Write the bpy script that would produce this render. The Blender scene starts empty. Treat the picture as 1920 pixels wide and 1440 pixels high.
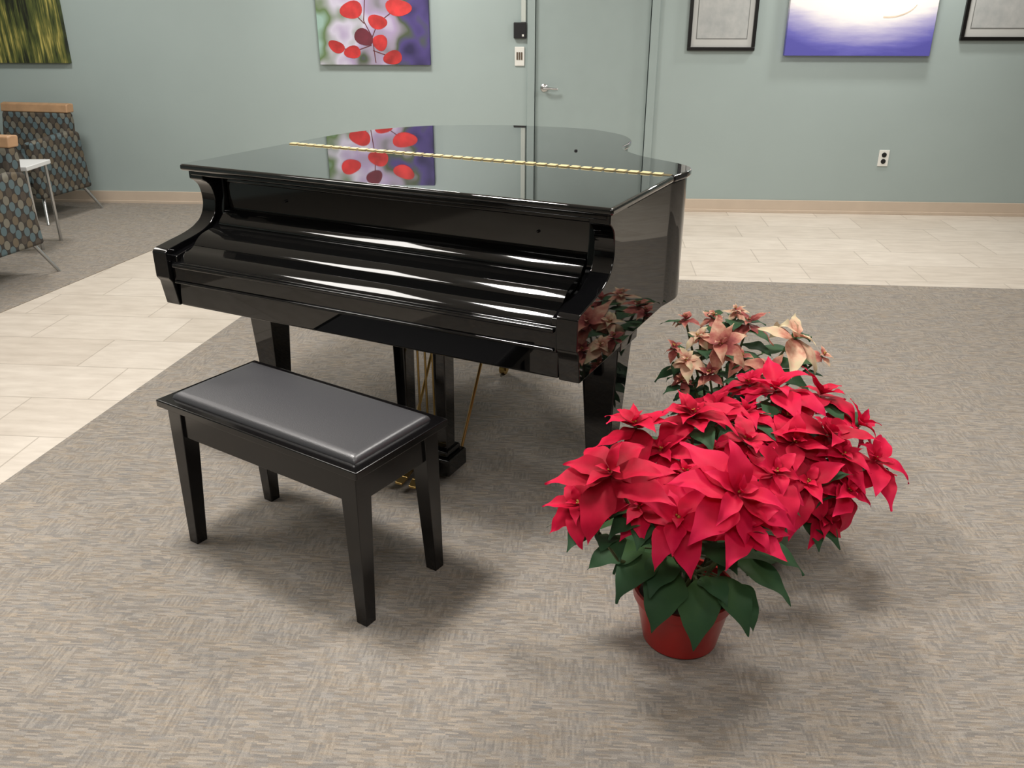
import bpy, bmesh, math, random
from mathutils import Vector, Matrix
random.seed(5)
S = bpy.context.scene
C = S.collection
R = math.radians
S.view_settings.view_transform = 'Standard'

# ------------------------------------------------------------------ camera
CAM_H, PITCH, F = 1.526, R(23.7), 1600.0
cd = bpy.data.cameras.new('camera'); cam = bpy.data.objects.new('camera', cd); C.objects.link(cam)
cd.sensor_width = 36; cd.sensor_fit = 'HORIZONTAL'; cd.lens = 36 * F / 1920
cd.clip_start = .02
cam.location = (0, 0, CAM_H); cam.rotation_euler = (math.pi / 2 - PITCH, 0, 0)
S.camera = cam

def at(u, v, Y):
    """world point at depth Y that the photo shows at u, v"""
    x = (u - 960) / F; y = (720 - v) / F
    dy = math.cos(PITCH) + y * math.sin(PITCH); dz = -math.sin(PITCH) + y * math.cos(PITCH)
    t = Y / dy
    return Vector((x * t, Y, CAM_H + dz * t))

# ------------------------------------------------------------------ mesh helpers
def box(bm, x0, x1, y0, y1, z0, z1):
    vs = [bm.verts.new(p) for p in ((x0,y0,z0),(x1,y0,z0),(x1,y1,z0),(x0,y1,z0),(x0,y0,z1),(x1,y0,z1),(x1,y1,z1),(x0,y1,z1))]
    for f in ((0,3,2,1),(4,5,6,7),(0,1,5,4),(1,2,6,5),(2,3,7,6),(3,0,4,7)):
        bm.faces.new([vs[i] for i in f])

def frustum(bm, c0, h0, z0, c1, h1, z1):
    """square post from centre c0 half size h0 at z0 to c1, h1 at z1"""
    def hs(h): return h if isinstance(h, tuple) else (h, h)
    a, b = hs(h0), hs(h1)
    vs = []
    for (c, h, z) in ((c0, a, z0), (c1, b, z1)):
        for sx, sy in ((-1,-1),(1,-1),(1,1),(-1,1)):
            vs.append(bm.verts.new((c[0]+sx*h[0], c[1]+sy*h[1], z)))
    for f in ((0,3,2,1),(4,5,6,7),(0,1,5,4),(1,2,6,5),(2,3,7,6),(3,0,4,7)):
        bm.faces.new([vs[i] for i in f])

def prism(bm, pts, a, b, axis='z'):
    def P(p, h):
        if axis == 'z': return (p[0], p[1], h)
        if axis == 'x': return (h, p[0], p[1])
        return (p[0], h, p[1])
    lo = [bm.verts.new(P(p, a)) for p in pts]; hi = [bm.verts.new(P(p, b)) for p in pts]
    n = len(pts)
    bm.faces.new(lo[::-1]); bm.faces.new(hi)
    for i in range(n):
        j = (i + 1) % n
        bm.faces.new((lo[i], lo[j], hi[j], hi[i]))

def tube(bm, pts, r, seg=8):
    pts = [Vector(p) for p in pts]; rings = []
    for i, p in enumerate(pts):
        d = (pts[min(i+1, len(pts)-1)] - pts[max(i-1, 0)]).normalized()
        u = d.cross(Vector((0,0,1)))
        if u.length < 1e-3: u = d.cross(Vector((0,1,0)))
        u.normalize(); w = d.cross(u)
        rr = r[i] if isinstance(r, (list, tuple)) else r
        rings.append([bm.verts.new(p + rr*(math.cos(2*math.pi*k/seg)*u + math.sin(2*math.pi*k/seg)*w)) for k in range(seg)])
    for a, b in zip(rings, rings[1:]):
        for k in range(seg):
            bm.faces.new((a[k], a[(k+1)%seg], b[(k+1)%seg], b[k]))
    bm.faces.new(rings[0][::-1]); bm.faces.new(rings[-1])

def lathe(bm, prof, seg=32, c=(0,0,0), cap=True):
    rings = []
    for (r, z) in prof:
        rings.append([bm.verts.new((c[0]+r*math.cos(2*math.pi*k/seg), c[1]+r*math.sin(2*math.pi*k/seg), c[2]+z)) for k in range(seg)])
    for a, b in zip(rings, rings[1:]):
        for k in range(seg):
            bm.faces.new((a[k], a[(k+1)%seg], b[(k+1)%seg], b[k]))
    if cap:
        bm.faces.new(rings[0][::-1]); bm.faces.new(rings[-1])

def catmull(pts, n=6, closed=False):
    out = []
    P = [Vector(p) for p in pts]
    for i in range(len(P)-1):
        p0 = P[max(i-1,0)]; p1 = P[i]; p2 = P[i+1]; p3 = P[min(i+2,len(P)-1)]
        for k in range(n):
            t = k/n
            out.append(.5*((2*p1)+(p2-p0)*t+(2*p0-5*p1+4*p2-p3)*t*t+(3*p1-p0-3*p2+p3)*t**3))
    out.append(P[-1])
    return out

def obj(name, bm, m, parent=None, smooth=True, bevel=0, seg=3, angle=35, recalc=True):
    if recalc: bmesh.ops.recalc_face_normals(bm, faces=bm.faces)
    me = bpy.data.meshes.new(name); bm.to_mesh(me); bm.free()
    me.materials.append(m)
    if smooth:
        me.polygons.foreach_set('use_smooth', [True]*len(me.polygons))
        me.set_sharp_from_angle(angle=R(angle))
    o = bpy.data.objects.new(name, me); C.objects.link(o)
    if parent: o.parent = parent
    if bevel:
        md = o.modifiers.new('bevel', 'BEVEL'); md.width = bevel; md.segments = seg
        md.limit_method = 'ANGLE'; md.angle_limit = R(32); md.harden_normals = True
    return o

def tag(o, label=None, cat=None, group=None, kind=None):
    if label: o['label'] = label
    if cat: o['category'] = cat
    if group: o['group'] = group
    if kind: o['kind'] = kind
    return o

def thing(name, label, cat, loc=(0,0,0), rotz=0, group=None):
    o = bpy.data.objects.new(name, None); C.objects.link(o)
    o.empty_display_size = .1
    o.location = loc; o.rotation_euler = (0,0,rotz)
    return tag(o, label, cat, group)

# ------------------------------------------------------------------ materials
def lin(c):
    return tuple(((v/255)/12.92 if v/255 <= .04045 else ((v/255+.055)/1.055)**2.4) for v in c) + (1,)

def mat(name, rgb, rough=.5, metal=0, coat=0, spec=.5, bump=0, bscale=200, vary=0, vscale=8):
    m = bpy.data.materials.new(name); m.use_nodes = True
    N = m.node_tree.nodes; L = m.node_tree.links; b = N['Principled BSDF']
    b.inputs['Base Color'].default_value = lin(rgb)
    b.inputs['Roughness'].default_value = rough; b.inputs['Metallic'].default_value = metal
    b.inputs['Specular IOR Level'].default_value = spec
    if coat: b.inputs['Coat Weight'].default_value = coat; b.inputs['Coat Roughness'].default_value = .015
    tc = N.new('ShaderNodeTexCoord')
    if vary:
        n = N.new('ShaderNodeTexNoise'); n.inputs['Scale'].default_value = vscale; n.inputs['Detail'].default_value = 4
        L.new(tc.outputs['Object'], n.inputs['Vector'])
        r = N.new('ShaderNodeValToRGB'); c = lin(rgb)
        r.color_ramp.elements[0].position = .3; r.color_ramp.elements[1].position = .7
        r.color_ramp.elements[0].color = tuple(v*(1-vary) for v in c[:3])+(1,)
        r.color_ramp.elements[1].color = tuple(min(1, v*(1+vary)) for v in c[:3])+(1,)
        L.new(n.outputs['Fac'], r.inputs['Fac']); L.new(r.outputs['Color'], b.inputs['Base Color'])
    if bump:
        n = N.new('ShaderNodeTexNoise'); n.inputs['Scale'].default_value = bscale
        L.new(tc.outputs['Object'], n.inputs['Vector'])
        bp = N.new('ShaderNodeBump'); bp.inputs['Strength'].default_value = bump; bp.inputs['Distance'].default_value = .002
        L.new(n.outputs['Fac'], bp.inputs['Height']); L.new(bp.outputs['Normal'], b.inputs['Normal'])
    return m

def ramp(N, stops, interp='LINEAR'):
    r = N.new('ShaderNodeValToRGB'); e = r.color_ramp.elements
    r.color_ramp.interpolation = interp
    e[0].position = stops[0][0]; e[0].color = lin(stops[0][1])
    e[1].position = stops[1][0]; e[1].color = lin(stops[1][1])
    for p, c in stops[2:]:
        k = e.new(p); k.color = lin(c)
    return r

def base(name, rough):
    m = bpy.data.materials.new(name); m.use_nodes = True
    N = m.node_tree.nodes; L = m.node_tree.links; b = N['Principled BSDF']; b.inputs['Roughness'].default_value = rough
    tc = N.new('ShaderNodeTexCoord')
    return m, N, L, b, tc

def mapping(N, L, src, sc=(1,1,1), rot=(0,0,0), loc=(0,0,0)):
    mp = N.new('ShaderNodeMapping'); mp.inputs['Scale'].default_value = sc; mp.inputs['Rotation'].default_value = rot
    mp.inputs['Location'].default_value = loc
    L.new(src, mp.inputs['Vector']); return mp.outputs['Vector']

def noise(N, L, vec, scale, detail=3, rough=.5):
    n = N.new('ShaderNodeTexNoise'); n.inputs['Scale'].default_value = scale; n.inputs['Detail'].default_value = detail
    n.inputs['Roughness'].default_value = rough
    L.new(vec, n.inputs['Vector']); return n.outputs['Fac']

def mixc(N, L, fac, a, b, mode='MIX'):
    x = N.new('ShaderNodeMix'); x.data_type = 'RGBA'; x.blend_type = mode
    if isinstance(fac, (int, float)): x.inputs[0].default_value = fac
    else: L.new(fac, x.inputs[0])
    for s, k in ((a, 6), (b, 7)):
        if isinstance(s, tuple): x.inputs[k].default_value = s
        else: L.new(s, x.inputs[k])
    return x.outputs[2]

def math_(N, L, op, a, b=None):
    x = N.new('ShaderNodeMath'); x.operation = op
    for i, s in enumerate((a, b)):
        if s is None: continue
        if isinstance(s, (int, float)): x.inputs[i].default_value = s
        else: L.new(s, x.inputs[i])
    return x.outputs[0]

M = {}
M['black'] = mat('black_lacquer', (8,8,9), .03, spec=.6)
M['panel'] = mat('black_panel_reflection_tint', (19,17,16), .05, spec=.7)  # base lifted to brown-black, a painted haze of reflected carpet
M['fall'] = mat('black_fallboard_lacquer', (9,9,9), .055, spec=.7)
M['lid'] = mat('black_lid_lacquer', (9,10,10), .02, spec=.6, coat=.8)
M['satin'] = mat('black_satin_lacquer', (11,10,11), .16, spec=.55)
M['brass'] = mat('brass', (180,152,96), .3, metal=1)
M['hinge'] = mat('pale_brass', (206,192,146), .42, metal=.15)
M['hinge_dark'] = mat('dull_brass', (96,84,54), .45, metal=.3)
M['leather'] = mat('black_leather', (58,58,61), .38, spec=1.0, bump=.2, bscale=350)
M['wall'] = mat('sage_paint', (159,173,171), .6, bump=.06, bscale=300, vary=.02, vscale=2)
M['door'] = mat('sage_door_paint', (153,167,165), .45, vary=.02)
M['base'] = mat('tan_vinyl', (198,182,164), .5, vary=.03)
M['ceil'] = mat('ceiling_white', (228,226,222), .9, vary=.03)
M['roomwall'] = mat('room_paint', (104,103,102), .8, vary=.03)
M['chrome'] = mat('brushed_chrome', (190,190,190), .28, metal=1)
M['white'] = mat('white_plastic', (226,226,220), .4)
M['dark'] = mat('dark_plastic', (22,22,24), .45)
M['frame'] = mat('black_frame', (16,15,15), .35)
M['matboard'] = mat('mat_board', (188,190,188), .7, vary=.02)
M['wood'] = mat('honey_wood', (176,140,106), .4, vary=.12, vscale=14)
M['pot'] = mat('red_pot', (172,38,34), .28, vary=.1)
M['pot_green'] = mat('green_pot', (120,150,120), .35, vary=.12)
M['soil'] = mat('soil', (48,34,26), .95, bump=.6, bscale=90, vary=.4, vscale=60)
M['stem'] = mat('stem_green', (84,92,56), .6, vary=.25, vscale=30)
M['cyathia'] = mat('cyathia_yellow', (150,112,40), .5, vary=.3, vscale=90)
M['laminate'] = mat('pale_laminate', (216,218,218), .35)

# carpet: short straight dashes of yarn, laid crosswise in small blocks
m, N, L, b, tc = base('carpet_weave', .95)
vec = mapping(N, L, tc.outputs['Object'], rot=(0,0,R(4)))
sp = N.new('ShaderNodeSeparateXYZ'); L.new(vec, sp.inputs[0])
def dashes(px_, py_, rows, per):
    row = math_(N, L, 'FLOOR', math_(N, L, 'MULTIPLY', py_, rows))
    w1 = N.new('ShaderNodeTexWhiteNoise'); w1.noise_dimensions = '1D'; L.new(row, w1.inputs['W'])
    cell = math_(N, L, 'FLOOR', math_(N, L, 'ADD', math_(N, L, 'MULTIPLY', px_, per), math_(N, L, 'MULTIPLY', w1.outputs['Value'], 9)))
    cbn = N.new('ShaderNodeCombineXYZ'); L.new(cell, cbn.inputs[0]); L.new(row, cbn.inputs[1])
    w2 = N.new('ShaderNodeTexWhiteNoise'); w2.noise_dimensions = '2D'; L.new(cbn.outputs[0], w2.inputs['Vector'])
    return w2.outputs['Value'], w2.outputs['Color']
hv, hc = dashes(sp.outputs[0], sp.outputs[1], 215, 32)
vv, vc = dashes(sp.outputs[1], sp.outputs[0], 200, 34)
fl = N.new('ShaderNodeVectorMath'); fl.operation = 'FLOOR'; L.new(mapping(N, L, vec, (16, 22, 1)), fl.inputs[0])
wn = N.new('ShaderNodeTexWhiteNoise'); wn.noise_dimensions = '2D'; L.new(fl.outputs[0], wn.inputs['Vector'])
sel = math_(N, L, 'MULTIPLY', math_(N, L, 'GREATER_THAN', wn.outputs['Value'], .62), .75)
mm = N.new('ShaderNodeMix'); mm.data_type = 'FLOAT'; L.new(sel, mm.inputs[0]); L.new(hv, mm.inputs[2]); L.new(vv, mm.inputs[3])
soft = noise(N, L, mapping(N, L, vec, (30, 110, 1)), 1.0, 3, .6)
val = math_(N, L, 'ADD', math_(N, L, 'MULTIPLY', mm.outputs[0], .52), math_(N, L, 'MULTIPLY', soft, .48))
r1 = ramp(N, [(.15,(122,116,110)), (.85,(186,178,167)), (.5,(157,150,141))]); L.new(val, r1.inputs['Fac'])
sc1 = N.new('ShaderNodeSeparateColor'); L.new(hc, sc1.inputs[0])
big = noise(N, L, mapping(N, L, vec, (3,9,1)), 2.4, 4, .65)
tint = math_(N, L, 'ADD', math_(N, L, 'MULTIPLY', sc1.outputs[1], .35), math_(N, L, 'MULTIPLY', big, .7))
r2 = ramp(N, [(.25,(145,148,151)), (.82,(175,157,133)), (.55,(160,154,146))]); L.new(tint, r2.inputs['Fac'])
col = mixc(N, L, .45, r1.outputs['Color'], r2.outputs['Color'], 'MIX')
col = mixc(N, L, .2, col, r1.outputs['Color'], 'OVERLAY')
fine = noise(N, L, vec, 420, 2)
r3 = ramp(N, [(.3,(172,172,172)), (.7,(255,255,255))]); L.new(fine, r3.inputs['Fac'])
col = mixc(N, L, .55, col, r3.outputs['Color'], 'MULTIPLY')
L.new(col, b.inputs['Base Color'])
bp = N.new('ShaderNodeBump'); bp.inputs['Strength'].default_value = .2; bp.inputs['Distance'].default_value = .002
L.new(val, bp.inputs['Height']); L.new(bp.outputs['Normal'], b.inputs['Normal'])
b.inputs['Specular IOR Level'].default_value = .1
M['carpet'] = m

# tile
m, N, L, b, tc = base('floor_tile', .4)
vec = mapping(N, L, tc.outputs['Object'], rot=(0,0,R(5)))
br = N.new('ShaderNodeTexBrick'); br.offset = .36
for k, v in (('Scale',1.0),('Mortar Size',.0035),('Brick Width',.70),('Row Height',.35),('Mortar Smooth',.2),('Bias',0)):
    br.inputs[k].default_value = v
br.inputs['Color1'].default_value = lin((208,198,185)); br.inputs['Color2'].default_value = lin((219,210,198)); br.inputs['Mortar'].default_value = lin((184,174,162))
L.new(vec, br.inputs['Vector'])
n1 = noise(N, L, mapping(N, L, vec, (1,4,1)), 5, 5, .6)
r = ramp(N, [(.3,(226,223,220)), (.7,(255,255,255))]); L.new(n1, r.inputs['Fac'])
L.new(mixc(N, L, .8, br.outputs['Color'], r.outputs['Color'], 'MULTIPLY'), b.inputs['Base Color'])
M['tile'] = m

# chair fabric: regular grid of rounded teal, brown and tan shapes
m, N, L, b, tc = base('dotted_fabric', .85)
sp = N.new('ShaderNodeSeparateXYZ'); L.new(tc.outputs['Object'], sp.inputs[0])
u = math_(N, L, 'MULTIPLY', math_(N, L, 'ADD', sp.outputs[0], sp.outputs[1]), 14.5)
w = math_(N, L, 'MULTIPLY', sp.outputs[2], 12.0)
a_ = math_(N, L, 'ADD', u, w); b_ = math_(N, L, 'SUBTRACT', u, w)
idx = math_(N, L, 'ADD', math_(N, L, 'FLOOR', a_), math_(N, L, 'MULTIPLY', math_(N, L, 'FLOOR', b_), 2))
idx = math_(N, L, 'DIVIDE', math_(N, L, 'MODULO', math_(N, L, 'ADD', idx, 500), 5), 5)
r = ramp(N, [(0,(98,88,72)), (.19,(80,98,103)), (.39,(110,107,96)), (.59,(72,65,57)), (.79,(84,100,104))], 'CONSTANT'); L.new(idx, r.inputs['Fac'])
def tri(s): return math_(N, L, 'ABSOLUTE', math_(N, L, 'SUBTRACT', math_(N, L, 'FRACT', s), .5))
ta, tb = tri(a_), tri(b_)
rad = math_(N, L, 'ADD', math_(N, L, 'MULTIPLY', ta, ta), math_(N, L, 'MULTIPLY', tb, tb))
g = math_(N, L, 'GREATER_THAN', rad, .215)
L.new(mixc(N, L, g, r.outputs['Color'], lin((50,46,42))), b.inputs['Base Color'])
M['fabric'] = m

# bracts
def bract_mat(name, stops, noise_amt, rnd=0, nscale=14):
    m, N, L, b, tc = base(name, .6)
    at_ = N.new('ShaderNodeAttribute'); at_.attribute_name = 'tip'
    n = noise(N, L, tc.outputs['Object'], nscale, 4, .6)
    f = math_(N, L, 'ADD', at_.outputs['Fac'], math_(N, L, 'MULTIPLY', math_(N, L, 'SUBTRACT', n, .5), noise_amt))
    if rnd:
        oi = N.new('ShaderNodeObjectInfo')
        f = math_(N, L, 'ADD', f, math_(N, L, 'MULTIPLY', math_(N, L, 'SUBTRACT', oi.outputs['Random'], .5), rnd))
    r = ramp(N, stops); L.new(f, r.inputs['Fac'])
    L.new(r.outputs['Color'], b.inputs['Base Color'])
    b.inputs['Specular IOR Level'].default_value = .2
    tr = N.new('ShaderNodeBsdfTranslucent'); L.new(r.outputs['Color'], tr.inputs['Color'])
    ms = N.new('ShaderNodeMixShader'); ms.inputs[0].default_value = .22
    L.new(b.outputs[0], ms.inputs[1]); L.new(tr.outputs[0], ms.inputs[2])
    L.new(ms.outputs[0], N['Material Output'].inputs['Surface'])
    return m
M['red'] = bract_mat('red_bract', [(0,(146,5,30)), (1,(222,30,80)), (.5,(207,17,60))], .9, .5)
M['pink'] = bract_mat('pink_bract', [(0,(140,64,62)), (1,(214,198,162)), (.25,(176,98,90)), (.5,(204,142,120)), (.74,(222,184,156))], 1.4, .9, 24)
M['leaf'] = bract_mat('poinsettia_leaf', [(0,(70,100,58)), (1,(48,78,54)), (.5,(56,88,58))], .9)

# ------------------------------------------------------------------ room
WA = math.atan(-.069); WO = Vector((0, 7.145, 0)); WX = Vector((math.cos(WA), math.sin(WA), 0)); WN = Vector((math.sin(WA), -math.cos(WA), 0))
FT = -.004
def onwall(o, s=0, z=0, off=0):
    p = WO + WX*s + WN*off; o.location = (p.x, p.y, z); o.rotation_euler = (0,0,WA); return o
def st(o): o['kind'] = 'structure'; return o

bm = bmesh.new(); box(bm, -5.6, 5.6, -3.1, 7.9, -.06, FT); st(obj('floor', bm, M['tile'], smooth=False))
bm = bmesh.new(); prism(bm, [(-2.82,-3),(5.5,-3),(5.5,4.653),(-1.303,5.297)], FT, 0); st(obj('floor_carpet', bm, M['carpet'], smooth=False))
bm = bmesh.new(); prism(bm, [(-5.5,-3),(-4.6,-3),(-2.14,7.27),(-5.5,7.5)], FT, 0); st(obj('floor_carpet_lounge', bm, M['carpet'], smooth=False))
CH = 2.75
bm = bmesh.new(); box(bm, -5.6, 5.6, -3.1, 7.9, CH, CH+.05); st(obj('ceiling', bm, M['ceil'], smooth=False))
DX0, DX1, DH = .18, 1.065, 2.1
bm = bmesh.new()
box(bm, -5.7, DX0-.002, 0, .15, FT, CH); box(bm, DX1+.002, 5.7, 0, .15, FT, CH); box(bm, DX0-.002, DX1+.002, 0, .15, DH, CH)
box(bm, DX0-.002, DX1+.002, .08, .15, FT, DH)
st(onwall(obj('wall_back', bm, M['wall'], smooth=False)))
bm = bmesh.new(); box(bm, -5.6, -5.5, -3.1, 7.52, FT, CH); st(obj('wall_left', bm, M['wall'], smooth=False))
bm = bmesh.new(); box(bm, 5.5, 5.6, -3.1, 6.76, FT, CH); st(obj('wall_right', bm, M['roomwall'], smooth=False))
bm = bmesh.new(); box(bm, -5.6, 5.6, -3.1, -3.0, FT, CH); st(obj('wall_front', bm, M['roomwall'], smooth=False))
bm = bmesh.new(); box(bm, -5.5, DX0-.062, -.012, -.0005, FT, .1); box(bm, -5.5, DX0-.062, -.02, -.0005, FT, .02)
st(onwall(obj('baseboard_left', bm, M['base'], bevel=.003)))
bm = bmesh.new(); box(bm, DX1+.064, 5.5, -.012, -.0005, FT, .1); box(bm, DX1+.064, 5.5, -.02, -.0005, FT, .02)
st(onwall(obj('baseboard_right', bm, M['base'], bevel=.003)))
bm = bmesh.new()
box(bm, DX0-.06, DX0, -.022, -.0005, FT, DH+.06); box(bm, DX1, DX1+.062, -.022, -.0005, FT, DH+.06); box(bm, DX0, DX1, -.022, -.0005, DH, DH+.06)
st(onwall(obj('trim_1', bm, M['door'], bevel=.004)))
bm = bmesh.new(); box(bm, DX0+.004, DX1-.004, .012, .055, .006, DH-.004)
door = st(onwall(obj('door_1', bm, M['door'], bevel=.002)))
bmr = bmesh.new(); lathe(bmr, [(.03,0),(.03,.006),(.022,.012),(.012,.014),(.012,.04)], 24)
bmesh.ops.rotate(bmr, verts=bmr.verts, cent=(0,0,0), matrix=Matrix.Rotation(R(90), 3, 'X'))
bmesh.ops.translate(bmr, verts=bmr.verts, vec=(.255, .012, .956))
tube(bmr, [(.25,-.03,.956),(.29,-.032,.955),(.34,-.03,.951),(.362,-.022,.95)], [.011,.010,.009,.008], 12)
obj('door_handle', bmr, M['chrome'], door)['label'] = 'brushed metal lever handle'

# ------------------------------------------------------------------ wall things
bm = bmesh.new(); box(bm, .072, .108, -.020, -.001, 1.435, 2.7)
tag(onwall(obj('cable_raceway', bm, mat('raceway_paint', (190,197,190), .5), bevel=.004)), 'narrow pale cable raceway running up beside the door frame', 'raceway')
t = onwall(thing('door_release_box', 'small black control box on the wall left of the door, below the raceway', 'control box'), .06, 1.32)
bm = bmesh.new(); box(bm, -.045, .052, -.035, -.001, 0, .115); obj('housing', bm, M['dark'], t, bevel=.005)
bm = bmesh.new(); box(bm, .02, .034, -.037, -.0345, .015, .03); obj('indicator_label', bm, M['white'], t)
t = onwall(thing('wall_switch', 'white switch plate with dark slots left of the door, under the black control box', 'switch'), .06, 1.12)
bm = bmesh.new(); box(bm, -.038, .038, -.012, -.001, 0, .14); obj('plate', bm, M['white'], t, bevel=.004)
mrk = mat('rocker_grey', (96,84,70), .5)
for i in range(3):
    bm = bmesh.new(); box(bm, -.024+.017*i, -.012+.017*i, -.016, -.0115, .045, .1); obj('rocker', bm, mrk, t, bevel=.001)
t = onwall(thing('power_outlet', 'white electrical outlet low on the wall below the purple canvas', 'outlet'), 2.962, .38)
bm = bmesh.new(); box(bm, -.04, .04, -.008, -.001, 0, .125); obj('plate', bm, M['white'], t, bevel=.003)
for z in (.038, .088):
    bm = bmesh.new(); lathe(bm, [(.019,0),(.019,.004)], 20); bmesh.ops.rotate(bm, verts=bm.verts, cent=(0,0,0), matrix=Matrix.Rotation(R(90), 3, 'X'))
    bmesh.ops.translate(bm, verts=bm.verts, vec=(0,-.0075,z)); obj('socket', bm, M['dark'], t)

def canvas(name, label, s0, s1, z0, z1, m, depth=.04):
    t = onwall(thing(name, label, 'picture'), s0, z0)
    bm = bmesh.new(); box(bm, 0, s1-s0, -depth, -.002, 0, z1-z0); obj('canvas_panel', bm, m, t, bevel=.003)
    return t

m, N, L, b, tc = base('reeds_print', .6)
vec = mapping(N, L, tc.outputs['Object'], (34, 1, 2.2), (0, R(5), 0))
n1 = noise(N, L, vec, 1.2, 4, .65); n2 = noise(N, L, tc.outputs['Object'], 3, 3)
f = math_(N, L, 'ADD', n1, math_(N, L, 'MULTIPLY', math_(N, L, 'SUBTRACT', n2, .5), .6))
r = ramp(N, [(.36,(24,28,14)), (.70,(190,176,96)), (.50,(76,86,40)), (.59,(120,118,58))]); L.new(f, r.inputs['Fac']); L.new(r.outputs['Color'], b.inputs['Base Color'])
canvas('canvas_print', 'canvas photo print of green and golden reeds, above the patterned armchairs', -4.75, -3.58, 1.128, 1.92, m)

m, N, L, b, tc = base('bokeh_print', .6)
W2, H2 = .88, .78
sp = N.new('ShaderNodeSeparateXYZ'); L.new(tc.outputs['Object'], sp.inputs[0])
n1 = N.new('ShaderNodeTexNoise'); n1.inputs['Scale'].default_value = 4.5; n1.inputs['Detail'].default_value = 1.5; L.new(tc.outputs['Object'], n1.inputs['Vector'])
f = math_(N, L, 'ADD', math_(N, L, 'MULTIPLY', sp.outputs[0], .78/W2), math_(N, L, 'MULTIPLY', math_(N, L, 'SUBTRACT', n1.outputs['Fac'], .5), 1.1))
f = math_(N, L, 'ADD', f, .1)
r = ramp(N, [(0,(150,180,170)), (1,(44,38,80)), (.14,(96,120,76)), (.3,(200,196,214)), (.44,(168,152,186)), (.58,(150,142,160)), (.70,(74,86,62)), (.82,(76,64,124))])
L.new(f, r.inputs['Fac']); L.new(r.outputs['Color'], b.inputs['Base Color'])
t = canvas('canvas_print', 'canvas print of round red leaves on a thin twig, on the wall behind the piano', -1.52, -.64, 1.125, 1.905, m)
mr = mat('printed_red', (190,50,50), .6, vary=.4, vscale=9); md_ = mat('printed_maroon', (104,38,52), .6, vary=.25, vscale=9); mt = mat('printed_twig', (96,44,46), .6)
def disc(bm, cx, cz, rx, rz, rot, y):
    n = 22; vs = []
    for k in range(n):
        a = 2*math.pi*k/n; rr = 1 + .06*math.sin(3*a+cx*40) + .04*math.cos(2*a)
        qx = rx*math.cos(a)*rr; qz = rz*math.sin(a)*rr
        vs.append(bm.verts.new((cx+qx*math.cos(rot)-qz*math.sin(rot), y, cz+qx*math.sin(rot)+qz*math.cos(rot))))
    bm.faces.new(vs)
def px(u, v): return ((u-603)*.0043+.005, (122-v)*.0039)
for i, (u, v, a, c, rot, mm_) in enumerate(((667,20,20,16,.2,mr),(752,16,23,15,-.1,mr),(713,42,17,13,-.2,mr),(664,98,15,12,.1,mr),(635,88,15,11,-.4,mr),(738,108,17,13,.2,mr),(716,80,13,15,.5,mr),
                        (700,-22,19,16,.1,mr),(645,-40,19,15,-.3,mr),(748,-50,20,14,.3,mr),(686,70,17,15,-.5,md_),(690,-62,16,14,-.5,md_))):
    bm = bmesh.new(); x, z = px(u, v); disc(bm, x, z, a*.0043, c*.0041, rot, -.0411-.00012*i)
    o = obj('printed_leaf', bm, mm_, t, smooth=False); o['label'] = 'maroon leaf of the print' if mm_ is md_ else 'red round leaf of the print'
bm = bmesh.new()
for a, c in (((706,118),(702,70)),((702,70),(688,40)),((688,40),(694,-20)),((694,-20),(690,-70)),((702,70),(713,45)),((700,85),(664,98)),((702,95),(738,108)),((689,45),(667,22)),((712,45),(750,17)),((664,96),(636,88))):
    p, q = Vector(px(*a)), Vector(px(*c)); d = (q-p).normalized()*.0035
    bm.faces.new([bm.verts.new((k[0],-.0408,k[1])) for k in (p+Vector((-d.y,d.x)), q+Vector((-d.y,d.x)), q-Vector((-d.y,d.x)), p-Vector((-d.y,d.x)))])
obj('printed_twig', bm, mt, t, smooth=False)['label'] = 'thin dark twig of the print'

m, N, L, b, tc = base('sunset_water_print', .5)
sp = N.new('ShaderNodeSeparateXYZ'); L.new(tc.outputs['Object'], sp.inputs[0])
n1 = noise(N, L, mapping(N, L, tc.outputs['Object'], (1.2,1,8)), 3, 4, .6)
dx = math_(N, L, 'ABSOLUTE', math_(N, L, 'SUBTRACT', sp.outputs[0], .56))
f = math_(N, L, 'ADD', sp.outputs[2], math_(N, L, 'MULTIPLY', math_(N, L, 'SUBTRACT', n1, .5), .12))
f = math_(N, L, 'SUBTRACT', f, math_(N, L, 'MULTIPLY', math_(N, L, 'MULTIPLY', dx, dx), .42))
r = ramp(N, [(0,(88,86,172)), (.7,(206,190,170)), (.05,(108,106,188)), (.15,(178,174,214)), (.26,(250,246,244)), (.42,(253,250,246)), (.55,(226,206,190))])
L.new(f, r.inputs['Fac']); L.new(r.outputs['Color'], b.inputs['Base Color'])
t = canvas('canvas_print', 'canvas print of pale light over purple water, between the two black framed pictures', 2.08, 3.155, 1.203, 1.953, m, .05)
bm = bmesh.new()
arc = [(.72+.215*math.cos(a), .40+.135*math.sin(a)) for a in [R(k) for k in range(262, 345, 6)]]
arc2 = [(.72+.212*math.cos(a), .40+.125*math.sin(a)) for a in [R(k) for k in range(340, 261, -6)]]
bm.faces.new([bm.verts.new((x, -.0512, z)) for x, z in arc+arc2])
obj('printed_shoreline', bm, mat('printed_tan', (228,208,186), .6, vary=.1, vscale=12), t, smooth=False)['label'] = 'tan curved line of the print'

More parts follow.
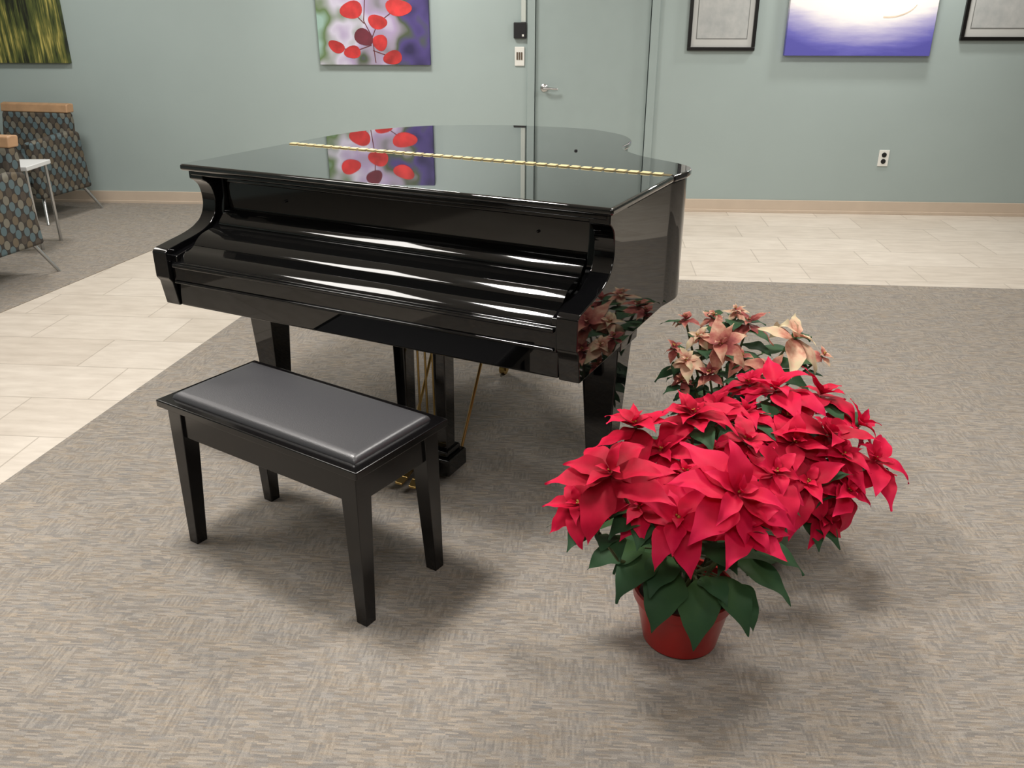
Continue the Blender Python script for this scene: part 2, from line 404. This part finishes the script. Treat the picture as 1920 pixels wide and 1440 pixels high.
m, N, L, b, tc = base('document_glare_print', .12)
n1 = noise(N, L, mapping(N, L, tc.outputs['Object'], (5,1,4)), 2, 3, .6)
r = ramp(N, [(.3,(168,172,172)), (.7,(190,192,190))]); L.new(n1, r.inputs['Fac'])  # pale, low-contrast tones paint the glare into the print
L.new(r.outputs['Color'], b.inputs['Base Color'])
M['doc'] = m
mborder = mat('print_border', (120,122,120), .6)
def framed(label, s0, s1, z0, z1):
    t = onwall(thing('framed_picture', label, 'picture', group='black framed pictures on the back wall'), s0, z0)
    w, h = s1-s0, z1-z0; e = .026
    bm = bmesh.new()
    box(bm, 0, w, -.028, -.002, 0, e); box(bm, 0, w, -.028, -.002, h-e, h); box(bm, 0, e, -.028, -.002, e, h-e); box(bm, w-e, w, -.028, -.002, e, h-e)
    obj('frame', bm, M['frame'], t, bevel=.003)
    bm = bmesh.new(); box(bm, e-.002, w-e+.002, -.014, -.003, e-.002, h-e+.002); obj('mat_board', bm, M['matboard'], t, smooth=False)
    a = .068
    bm = bmesh.new(); box(bm, a-.006, w-a+.006, -.0155, -.014, a+.014, h-a+.006); obj('inner_border', bm, mborder, t, smooth=False)
    bm = bmesh.new(); box(bm, a, w-a, -.017, -.0154, a+.02, h-a); obj('print', bm, M['doc'], t, smooth=False)
    return t
framed('black framed picture with pale mat, just right of the door', 1.348, 1.858, 1.236, 1.87)
framed('black framed picture with pale mat at the right edge, right of the purple canvas', 3.365, 3.95, 1.312, 1.95)

# ------------------------------------------------------------------ grand piano
P = thing('grand_piano', 'black lacquered baby grand piano with closed lid and closed fallboard', 'piano', (-.5155, 2.435, 0), R(-27))
HW = .783
curve = [(HW,.736),(.793,.80),(.797,.86),(.778,.925),(.71,.985),(.60,1.045),(.52,1.105),(.447,1.19),(.415,1.275),(.405,1.36),(.380,1.455),(.305,1.565),(.20,1.64),(.087,1.685),
         (-.155,1.67),(-.38,1.60),(-.58,1.47),(-.70,1.30),(-.765,1.12),(-HW,.95),(-HW,.736)]
cv = catmull(curve, 5)
def inset(poly, d):
    n = len(poly); out = []
    for i in range(n):
        a, p, c = poly[i-1], poly[i], poly[(i+1)%n]
        e1 = (p-a).normalized(); e2 = (c-p).normalized()
        nn = Vector((-e1.y-e2.y, e1.x+e2.x)); nn.normalize()
        out.append(p + nn*d)
    return out
full = [Vector((-HW,.30)), Vector((HW,.30))] + cv
rim = inset(full, .013); rim[0].y = rim[1].y = .30; rim[0].x = -HW+.013; rim[1].x = HW-.013
bm = bmesh.new(); prism(bm, [tuple(p) for p in rim], .605, 1.022)
obj('case', bm, M['black'], P, bevel=.006)
bm = bmesh.new(); prism(bm, [tuple(p) for p in cv], 1.023, 1.045); obj('lid', bm, M['lid'], P, bevel=.007, seg=4)
bm = bmesh.new()
prism(bm, [(-HW-.006,.185),(HW,.185),(HW,.730),(-HW-.006,.730)], 1.023, 1.045)
obj('front_lid', bm, M['lid'], P, bevel=.009, seg=5)
bm = bmesh.new(); box(bm, -HW+.02, HW-.02, .203, .235, 1.006, 1.0235); obj('lid_moulding', bm, M['black'], P, bevel=.006)
# brass hinge
bm = bmesh.new(); box(bm, -HW+.02, HW-.012, .718, .748, 1.0445, 1.0462)
obj('hinge_leaf', bm, M['hinge_dark'], P)['label'] = 'dull brass hinge plate'
bm = bmesh.new(); x = -HW+.02
while x < HW-.05:
    box(bm, x, x+.030, .7205, .7455, 1.046, 1.0495); x += .041
o = obj('hinge_knuckles', bm, M['hinge'], P, bevel=.001); o['label'] = 'row of pale brass hinge knuckles'; o['kind'] = 'stuff'
bm = bmesh.new(); lathe(bm, [(.006,0),(.006,.004),(.003,.006)], 12, (.302,1.065,1.045)); obj('lid_bumper', bm, M['dark'], P)
# arms
arm = catmull([(.205,.995),(.222,.985),(.24,.965),(.248,.93),(.246,.895),(.228,.86),(.19,.835),(.14,.82),(.07,.808),(.012,.798)], 4)
prof = [(.205,1.022)] + [tuple(p) for p in arm] + [(0,.788),(0,.70),(.012,.685),(.016,.66),(.026,.600),(.34,.600),(.34,1.022)]
for x0, x1 in ((-HW+.013, -HW+.075), (HW-.075, HW-.013)):
    bm = bmesh.new(); prism(bm, prof, x0, x1, 'x'); obj('arm', bm, M['black'], P, bevel=.006)
for x0, x1 in ((-HW+.069, -HW+.10), (HW-.10, HW-.069)):
    bm = bmesh.new(); prism(bm, [(.022,.752),(.022,.776),(.09,.79),(.2,.81),(.255,.86),(.27,.93),(.27,1.01),(.29,1.01),(.29,.752)], x0, x1, 'x')
    obj('key_block', bm, M['black'], P, bevel=.004)
IX = HW-.10
bm = bmesh.new(); box(bm, -IX, IX, .285, .31, .84, 1.021); box(bm, -IX, IX, .262, .29, .994, 1.0215); box(bm, -IX, IX, .277, .29, .978, .995)
obj('music_desk_panel', bm, M['panel'], P, bevel=.005)
for sx in (-.42, .52):
    bm = bmesh.new(); lathe(bm, [(.0045,0),(.0045,.005),(.002,.008)], 12); bmesh.ops.rotate(bm, verts=bm.verts, cent=(0,0,0), matrix=Matrix.Rotation(R(90),3,'X'))
    bmesh.ops.translate(bm, verts=bm.verts, vec=(sx,.285,.935)); obj('knob', bm, M['satin'], P)
def bead(y, z, steps):
    """profile that turns from facing up (90) to facing forward (0)"""
    out = [(y, z)]
    for a, l in steps:
        y -= l*math.sin(R(a)); z -= l*math.cos(R(a)); out.append((y, z))
    return out
fb = [(.30,.888)]
fb += bead(.276, .888, ((82,.004),(70,.005),(58,.006),(52,.007),(48.5,.010),(46,.012),(43.5,.010),(40,.007),(32,.005),(16,.004),(2,.003)))
y, z = fb[-1]
fb += bead(y+.001, z-.002, ((87,.02),(84,.025),(80,.025),(74,.014),(66,.012),(58,.010),(52,.009),(48,.009),(44,.008),(34,.004)))
y, z = fb[-1]
fb += bead(y+.0005, z-.001, ((66,.010),(76,.022),(72,.014),(60,.008),(52,.008),(47.5,.008),(44,.008),(38,.006),(26,.007),(10,.007),(0,.003)))
y, z = fb[-1]
fb += [(y+.008, min(.757, z-.002)), (.30,.757)]
bm = bmesh.new(); prism(bm, fb, -IX+.001, IX-.001, 'x'); obj('fallboard', bm, M['fall'], P, angle=40)
bm = bmesh.new(); box(bm, -HW+.078, HW-.078, .016, .06, .680, .756)
box(bm, -HW+.085, HW-.085, .006, .018, .738, .752); box(bm, -HW+.085, HW-.085, .008, .018, .684, .694)
obj('key_slip', bm, M['black'], P, bevel=.005)
bm = bmesh.new(); box(bm, -HW+.077, HW-.077, .03, .34, .600, .683); obj('key_bed', bm, M['black'], P, bevel=.007)
# legs
def pleg(x, y, w=.065):
    bm = bmesh.new(); box(bm, x-w-.004, x+w+.004, y-w-.004, y+w+.004, .575, .606); frustum(bm, (x,y), .034, .065, (x,y), w-.008, .576)
    l = obj('leg', bm, M['black'], P, bevel=.004)
    bm = bmesh.new(); tube(bm, [(x-.012,y,.026),(x+.012,y,.026)], .026, 18); box(bm, x-.018, x-.013, y-.012, y+.012, .02, .067); box(bm, x+.013, x+.018, y-.012, y+.012, .02, .067)
    obj('caster', bm, M['brass'], l)['label'] = 'brass caster wheel'
pleg(-.665,.40); pleg(.692,.43,.07); pleg(-.10,1.25)
# pedal lyre
LX, LY = .065, .34
bm = bmesh.new(); box(bm, LX-.13, LX+.13, LY-.05, LY+.07, .575, .606); ly = obj('pedal_lyre', bm, M['black'], P, bevel=.004)
for s in (-1, 1):
    bm = bmesh.new(); frustum(bm, (LX+s*.08,LY), (.020,.027), .112, (LX+s*.08,LY), (.024,.034), .577); obj('lyre_post', bm, M['black'], ly, bevel=.004)
bm = bmesh.new(); box(bm, LX-.125, LX+.125, LY-.06, LY+.065, .026, .092); box(bm, LX-.11, LX+.11, LY-.045, LY+.05, .091, .115); obj('pedal_box', bm, M['black'], ly, bevel=.008)
for s in (-1, 0, 1):
    bm = bmesh.new()
    pts = [(LX+s*.055, LY-.055, .056),(LX+s*.055, LY-.10, .054),(LX+s*.055, LY-.16, .044),(LX+s*.055, LY-.19,.034)]
    for (p, q, wa, wb) in ((pts[0],pts[1],.009,.011),(pts[1],pts[2],.011,.019),(pts[2],pts[3],.019,.014)):
        vs = [bm.verts.new((c[0]+sx*w_, c[1], c[2]+dz)) for (c,w_) in ((p,wa),(q,wb)) for sx, dz in ((-1,0),(1,0),(1,.008),(-1,.008))]
        for f in ((0,1,2,3),(7,6,5,4),(0,4,5,1),(1,5,6,2),(2,6,7,3),(3,7,4,0)): bm.faces.new([vs[i] for i in f])
    obj('pedal', bm, M['brass'], ly, bevel=.002)['label'] = 'brass pedal'
    bm = bmesh.new(); tube(bm, [(LX+s*.03, LY+.01, .114),(LX+s*.03, LY+.01, .577)], .004, 8); obj('pedal_rod', bm, M['brass'], ly)['label'] = 'thin brass pedal rod'
for s in (-1, 1):
    bm = bmesh.new(); tube(bm, [(LX+s*.105, LY+.06, .08),(LX+s*.105, LY+.36, .61)], .0055, 10); obj('lyre_brace', bm, M['brass'], ly)['label'] = 'slanting brass brace rod'

# ------------------------------------------------------------------ bench
B = thing('piano_bench', 'black wooden piano bench with a padded black leather seat, in front of the piano', 'bench', (-.607, 2.188, 0), R(-33.5))
bm = bmesh.new(); box(bm, -.393, .393, -.184, .184, .466, .489); obj('seat_frame', bm, M['satin'], B, bevel=.004)
bm = bmesh.new()
for a in ((-.362,.362,-.158,-.14),(-.362,.362,.14,.158),(-.362,-.344,-.14,.14),(.344,.362,-.14,.14)): box(bm, *a, .375, .467)
obj('apron', bm, M['satin'], B, bevel=.002)
bm = bmesh.new(); nx, ny = 36, 18; W_, D_ = .358, .152
def rsq(i, n, h):
    t = -1+2*i/n; s = abs(t)
    return math.copysign(1-(1-s)**1.6, t)*h
grid = []
for j in range(ny+1):
    row = []
    for i in range(nx+1):
        x, y = rsq(i,nx,W_), rsq(j,ny,D_)
        e = min(W_-abs(x), D_-abs(y))
        z = .490 + .016*math.sqrt(max(0, 1-(1-min(1,e/.016))**2)) + .010*(1-(x/W_)**2)*(1-(y/D_)**2)
        row.append(bm.verts.new((x,y,z)))
    grid.append(row)
for j in range(ny):
    for i in range(nx): bm.faces.new((grid[j][i],grid[j][i+1],grid[j+1][i+1],grid[j+1][i]))
edge = grid[0] + [r_[-1] for r_ in grid[1:]] + grid[-1][-2::-1] + [r_[0] for r_ in grid[-2:0:-1]]
low = [bm.verts.new((v.co.x, v.co.y, .4885)) for v in edge]
for i in range(len(edge)):
    j = (i+1) % len(edge); bm.faces.new((edge[j], edge[i], low[i], low[j]))
bm.faces.new(low)
obj('cushion', bm, M['leather'], B, angle=60)['label'] = 'padded black leather cushion'
for sx in (-1,1):
    for sy in (-1,1):
        bm = bmesh.new(); frustum(bm, (sx*.352,sy*.150), .0185, 0, (sx*.341,sy*.137), .029, .467); obj('leg', bm, M['satin'], B, bevel=.002)

# ------------------------------------------------------------------ poinsettias
PROF_B = [.10,.44,.80,1.0,.97,.82,.60,.36,.15,.01]
PROF_L = [.12,.55,.92,1.0,.9,.68,.42,.18,.02]
def leaf(bm, Mx, Ln, Wd, az, elev, droop, fold, prof, seed, origin=(0,0,0)):
    lay = bm.verts.layers.float.get('tip') or bm.verts.layers.float.new('tip')
    n = len(prof)-1; r = .0; z = 0; rows = []
    tw = (random.random()-.5)*.9; sw = (random.random()-.5)*.5
    for i in range(n+1):
        t = i/n; e = elev - droop*t*t*1.2
        if i: r += Ln/n*math.cos(e); z += Ln/n*math.sin(e)
        hw = Wd*.5*prof[i]*(1+.10*math.sin(seed*9+i*2.4)); row = []
        for s in (-1,-.5,0,.5,1):
            lift = fold*abs(s)*hw + .03*Ln*abs(s)*math.sin(i*1.9+seed*6+s*1.3) + tw*s*hw*t
            pr = r - math.sin(e)*lift; pz = z + math.cos(e)*lift; pl = s*hw + sw*Ln*t*t*.4
            p = Vector((pr*math.cos(az)-pl*math.sin(az)+origin[0], pr*math.sin(az)+pl*math.cos(az)+origin[1], pz+origin[2]))
            v = bm.verts.new(Mx @ p); v[lay] = t*(.85+.15*abs(s)); row.append(v)
        rows.append(row)
    for a, c in zip(rows, rows[1:]):
        for k in range(4): bm.faces.new((a[k], c[k], c[k+1], a[k+1]))

def frame_to(n):
    n = n.normalized(); x = Vector((1,.3,0)); x = (x - n*x.dot(n)).normalized(); y = n.cross(x)
    return Matrix((x,y,n)).transposed()

def plant(name, label, base_xy, blooms, bmat, pmat, pot, n_leaves, leaf_len, explicit=(), loose=False, ctr_z=.12):
    bx, by = base_xy; h = pot[2]
    T = thing(name, label, 'poinsettia', (bx,by,0), 0, 'potted poinsettias beside the piano')
    bm = bmesh.new(); r0, r1 = pot[0], pot[1]
    lathe(bm, [(r0*.92,0),(r0,.006),(r1-.004,h-.03),(r1+.004,h-.028),(r1+.006,h),(r1-.002,h),(r1-.006,h-.03),(r1-.012,h-.04)], 40, cap=False)
    bmesh.ops.contextual_create(bm, geom=[e for e in bm.edges if e.is_boundary and all(v.co.z < .001 for v in e.verts)])
    obj('pot', bm, pmat, T)
    bm = bmesh.new(); lathe(bm, [(r1-.012,h-.042),(r1-.012,h-.034),(.03,h-.026)], 24); obj('soil', bm, M['soil'], T)
    sb = bmesh.new(); fol = bmesh.new()
    for (u, v, Y, Ls) in blooms:
        p = at(u, v, Y) - Vector((bx,by,0))
        n = (p - Vector((0,0,ctr_z))).normalized() + Vector((random.uniform(-.35,.35),-.25+random.uniform(-.25,.25),.42))
        Q = frame_to(n).to_4x4(); Q.translation = p
        bb = bmesh.new(); a0 = random.random()*6.28
        wr = (.42,.55) if loose else (.47,.60)
        k1 = random.choice((4,5,5)) if loose else random.choice((5,6,6))
        for k in range(k1):
            l = Ls*random.uniform(.74,1.16)
            leaf(bb, Q, l, l*random.uniform(*wr), a0+k*6.283/k1+random.uniform(-.3,.3), R(random.uniform(-20,18)), R(random.uniform(5,80)), random.uniform(-.05,.42), PROF_B, random.random(), (0,0,-.012))
        k2 = random.choice((3,4)) if loose else random.choice((4,5))
        for k in range(k2):
            l = Ls*random.uniform(.48,.88)
            leaf(bb, Q, l, l*random.uniform(wr[0]-.06,wr[1]-.04), a0+.5+k*6.283/k2+random.uniform(-.35,.35), R(random.uniform(8,50)), R(random.uniform(10,70)), random.uniform(.05,.55), PROF_B, random.random(), (0,0,-.004))
        for k in range(2 if loose else 3):
            l = Ls*random.uniform(.22,.45)
            leaf(bb, Q, l, l*.5, a0+k*2+random.uniform(-.3,.3), R(random.uniform(35,65)), R(30), .3, PROF_B, random.random(), (0,0,.004))
        bo = obj('bloom', bb, bmat, T, angle=180, recalc=False)
        md = bo.modifiers.new('smooth', 'SUBSURF'); md.levels = 1; md.render_levels = 1
        cb = bmesh.new()
        for k in range(5):
            q = Q @ Vector((random.uniform(-.006,.006), random.uniform(-.006,.006), .006+random.uniform(0,.004)))
            bmesh.ops.create_icosphere(cb, subdivisions=1, radius=.003, matrix=Matrix.Translation(q))
        obj('flower_center', cb, M['cyathia'], bo)['label'] = 'tiny yellow flower cluster'
        s0 = Vector((random.uniform(-.03,.03), random.uniform(-.03,.03), h-.035))
        mid = s0.lerp(p, .55) + Vector((0,0,-.02)) + Vector((s0.x,s0.y,0))*.5
        tube(sb, [s0, s0.lerp(mid,.5)+Vector((0,0,.03)), mid, p-n.normalized()*.008], [.0055,.005,.0045,.0035], 7)
        for k in range(4 if loose else 3):
            f = random.uniform(.65,.99) if loose else random.uniform(.65,.97); o = s0.lerp(p, f)
            az = random.uniform(0,6.28); l = leaf_len*random.uniform(.6,1)
            leaf(fol, Matrix.Identity(4), l, l*.58, az, R(random.uniform(-10,25)), R(random.uniform(20,60)), .15, PROF_L, random.random(), o)
    for k in range(n_leaves):
        az = k*2.399+random.uniform(-.2,.2); z = random.uniform(h+.05, h+.2); l = leaf_len*random.uniform(.8,1.15); rr = random.uniform(.04,.1)
        leaf(fol, Matrix.Identity(4), l, l*random.uniform(.6,.72), az, R(random.uniform(-5,20)), R(random.uniform(30,65)), random.uniform(.05,.25), PROF_L, random.random(), (rr*math.cos(az), rr*math.sin(az), z))
        tube(sb, [(0.01*math.cos(az),.01*math.sin(az),z-.05),(rr*math.cos(az),rr*math.sin(az),z)], .0022, 6)
    for (az, l, el, dr, rr, z) in explicit:
        az = R(az); leaf(fol, Matrix.Identity(4), l, l*.64, az, R(el), R(dr), .14, PROF_L, random.random(), (rr*math.cos(az), rr*math.sin(az), z))
        tube(sb, [(0,0,z-.03),(rr*math.cos(az),rr*math.sin(az),z)], .0024, 6)
    fo = obj('foliage', fol, M['leaf'], T, angle=180, recalc=False); fo['label'] = 'dark green leaves'
    md = fo.modifiers.new('smooth', 'SUBSURF'); md.levels = 1; md.render_levels = 1
    obj('stems', sb, M['stem'], T)
    return T

plant('potted_poinsettia', 'red poinsettia in a red pot, nearest the camera', (.445,1.81),
      [(1145,885,1.66,.17),(1385,925,1.64,.165),(1190,795,1.90,.135),(1285,885,1.80,.12),(1300,775,1.95,.135),(1272,972,1.64,.135),
       (1400,825,1.90,.125),(1455,885,1.80,.135),(1240,845,1.86,.115),(1085,945,1.68,.135),(1400,985,1.62,.115),(1335,845,1.90,.11),(1200,950,1.68,.105),(1440,960,1.68,.115)],
      M['red'], M['pot'], (.097,.126,.165), 12, .135,
      [(-118,.17,-25,48,.11,.285),(-62,.16,-24,46,.12,.27),(-145,.17,-2,55,.11,.30),(172,.20,8,40,.17,.34),(-35,.17,-8,50,.13,.29),(-90,.17,-38,36,.12,.27),(-165,.16,5,50,.12,.30),(-12,.17,0,50,.14,.30),(-50,.14,-30,42,.13,.25)])
plant('potted_poinsettia', 'red poinsettia to the right, behind the red pot and in front of the pink poinsettia', (.745,2.2),
      [(1555,812,2.12,.165),(1455,728,2.28,.16),(1540,738,2.34,.145),(1640,862,2.1,.16),(1490,828,2.08,.13),(1475,782,2.2,.125),(1400,772,2.2,.13),(1590,918,2.02,.15),(1515,905,2.0,.14),
       (1405,718,2.36,.12),(1340,762,2.22,.12),(1612,795,2.25,.14),(1545,965,1.98,.11),(1580,850,2.08,.12),(1440,828,2.12,.11)],
      M['red'], M['pot_green'], (.085,.11,.15), 16, .145)
plant('potted_poinsettia', 'pale salmon pink poinsettia at the back of the plant group, beside the piano', (.72,2.68),
      [(1492,630,2.60,.165),(1405,602,2.74,.11),(1350,645,2.56,.115),(1288,675,2.52,.08),(1285,595,2.72,.06),(1338,592,2.78,.07),(1278,712,2.5,.06),(1445,692,2.5,.09),
       (1545,665,2.66,.055),(1330,700,2.5,.075),(1265,650,2.54,.05),(1390,668,2.56,.08),(1310,630,2.6,.065),(1380,580,2.8,.055)],
      M['pink'], M['pot'], (.085,.11,.15), 26, .12, [(-5,.15,15,40,.15,.42),(20,.15,15,40,.15,.44),(-30,.15,5,45,.15,.42)], loose=True)

# ------------------------------------------------------------------ lounge chairs
def chair(label, loc, rz):
    T = thing('lounge_armchair', label, 'armchair', loc, rz, 'patterned lounge armchairs by the left wall')
    bm = bmesh.new(); box(bm, -.325, .325, -.30, .22, .30, .45); obj('seat_cushion', bm, M['fabric'], T, bevel=.03, seg=4)
    bm = bmesh.new(); box(bm, -.34, .34, -.27, .26, .21, .299); obj('seat_base', bm, M['fabric'], T, bevel=.01)
    bm = bmesh.new(); prism(bm, [(.17,.42),(.29,.30),(.338,.70),(.328,.77),(.252,.77)], -.308, .308, 'x'); obj('backrest', bm, M['fabric'], T, bevel=.025, seg=4)
    bm = bmesh.new(); prism(bm, [(.254,.765),(.34,.765),(.35,.83),(.30,.838),(.265,.83)], -.312, .312, 'x'); obj('top_rail', bm, M['wood'], T, bevel=.01)['label'] = 'honey wood rail along the top of the back'
    for s in (-1, 1):
        bm = bmesh.new(); x0, x1 = (.332,.41) if s > 0 else (-.41,-.332)
        prism(bm, [(-.30,.19),(.27,.19),(.235,.63),(.15,.645),(-.31,.61)], x0, x1, 'x'); obj('arm', bm, M['fabric'], T, bevel=.02, seg=4)
    for sx in (-1,1):
        for sy, y1 in ((-1,-.33),(1,.31)):
            bm = bmesh.new(); tube(bm, [(sx*.34, sy*.22, .215),(sx*.43, y1, .0)], [.013,.010], 12); obj('leg', bm, M['chrome'], T)['label'] = 'splayed metal leg'
    return T
chair('patterned armchair with wood top rail nearest the camera, cut off by the left edge', (-3.37,5.06,0), R(-13))
chair('patterned armchair with wood top rail, against the wall under the reed print', (-3.92,6.94,0), R(-13))
T = thing('side_table', 'small pale table between the two patterned armchairs', 'table', (-3.44,5.92,0), 0)
bm = bmesh.new(); box(bm, -.22,.22,-.16,.16,.54,.57); obj('table_top', bm, M['laminate'], T, bevel=.006)
for sx in (-1,1):
    for sy in (-1,1):
        bm = bmesh.new(); tube(bm, [(sx*.19,sy*.13,0),(sx*.19,sy*.13,.541)], .011, 10); obj('leg', bm, M['chrome'], T)

# ------------------------------------------------------------------ lights
def area(x, y, sx, sy, p, col=(1,.96,.91), z=CH-.02, rot=(0,0,0)):
    l = bpy.data.lights.new('ceiling_lamp_or_fill', 'AREA'); l.shape = 'RECTANGLE'; l.size = sx; l.size_y = sy; l.energy = p; l.color = col
    o = bpy.data.objects.new('ceiling_lamp_or_fill', l); C.objects.link(o); o.location = (x,y,z); o.rotation_euler = rot
area(-.95, 2.35, .4, .4, 66)
area(-2.25, 2.35, 1.0, .6, 28)
area(1.2, 2.8, .6, .6, 52)
area(-.2, -.4, 1.2, .6, 38)  # front fill, added to brighten the near floor
area(2.4, .9, .8, .6, 26)  # added fill on the right, softens the shadows
area(-3.2, 4.2, .6, .6, 10)
area(-3.4, 6.0, .5, .3, 29)
area(-.9, 6.0, .7, .35, 45)
area(2.3, 5.4, .9, .3, 34)
area(2.85, 6.50, .4, .15, 26)
wd = bpy.data.worlds.new('world'); S.world = wd; wd.use_nodes = True
wd.node_tree.nodes['Background'].inputs[0].default_value = (.9,.93,1,1); wd.node_tree.nodes['Background'].inputs[1].default_value = .3
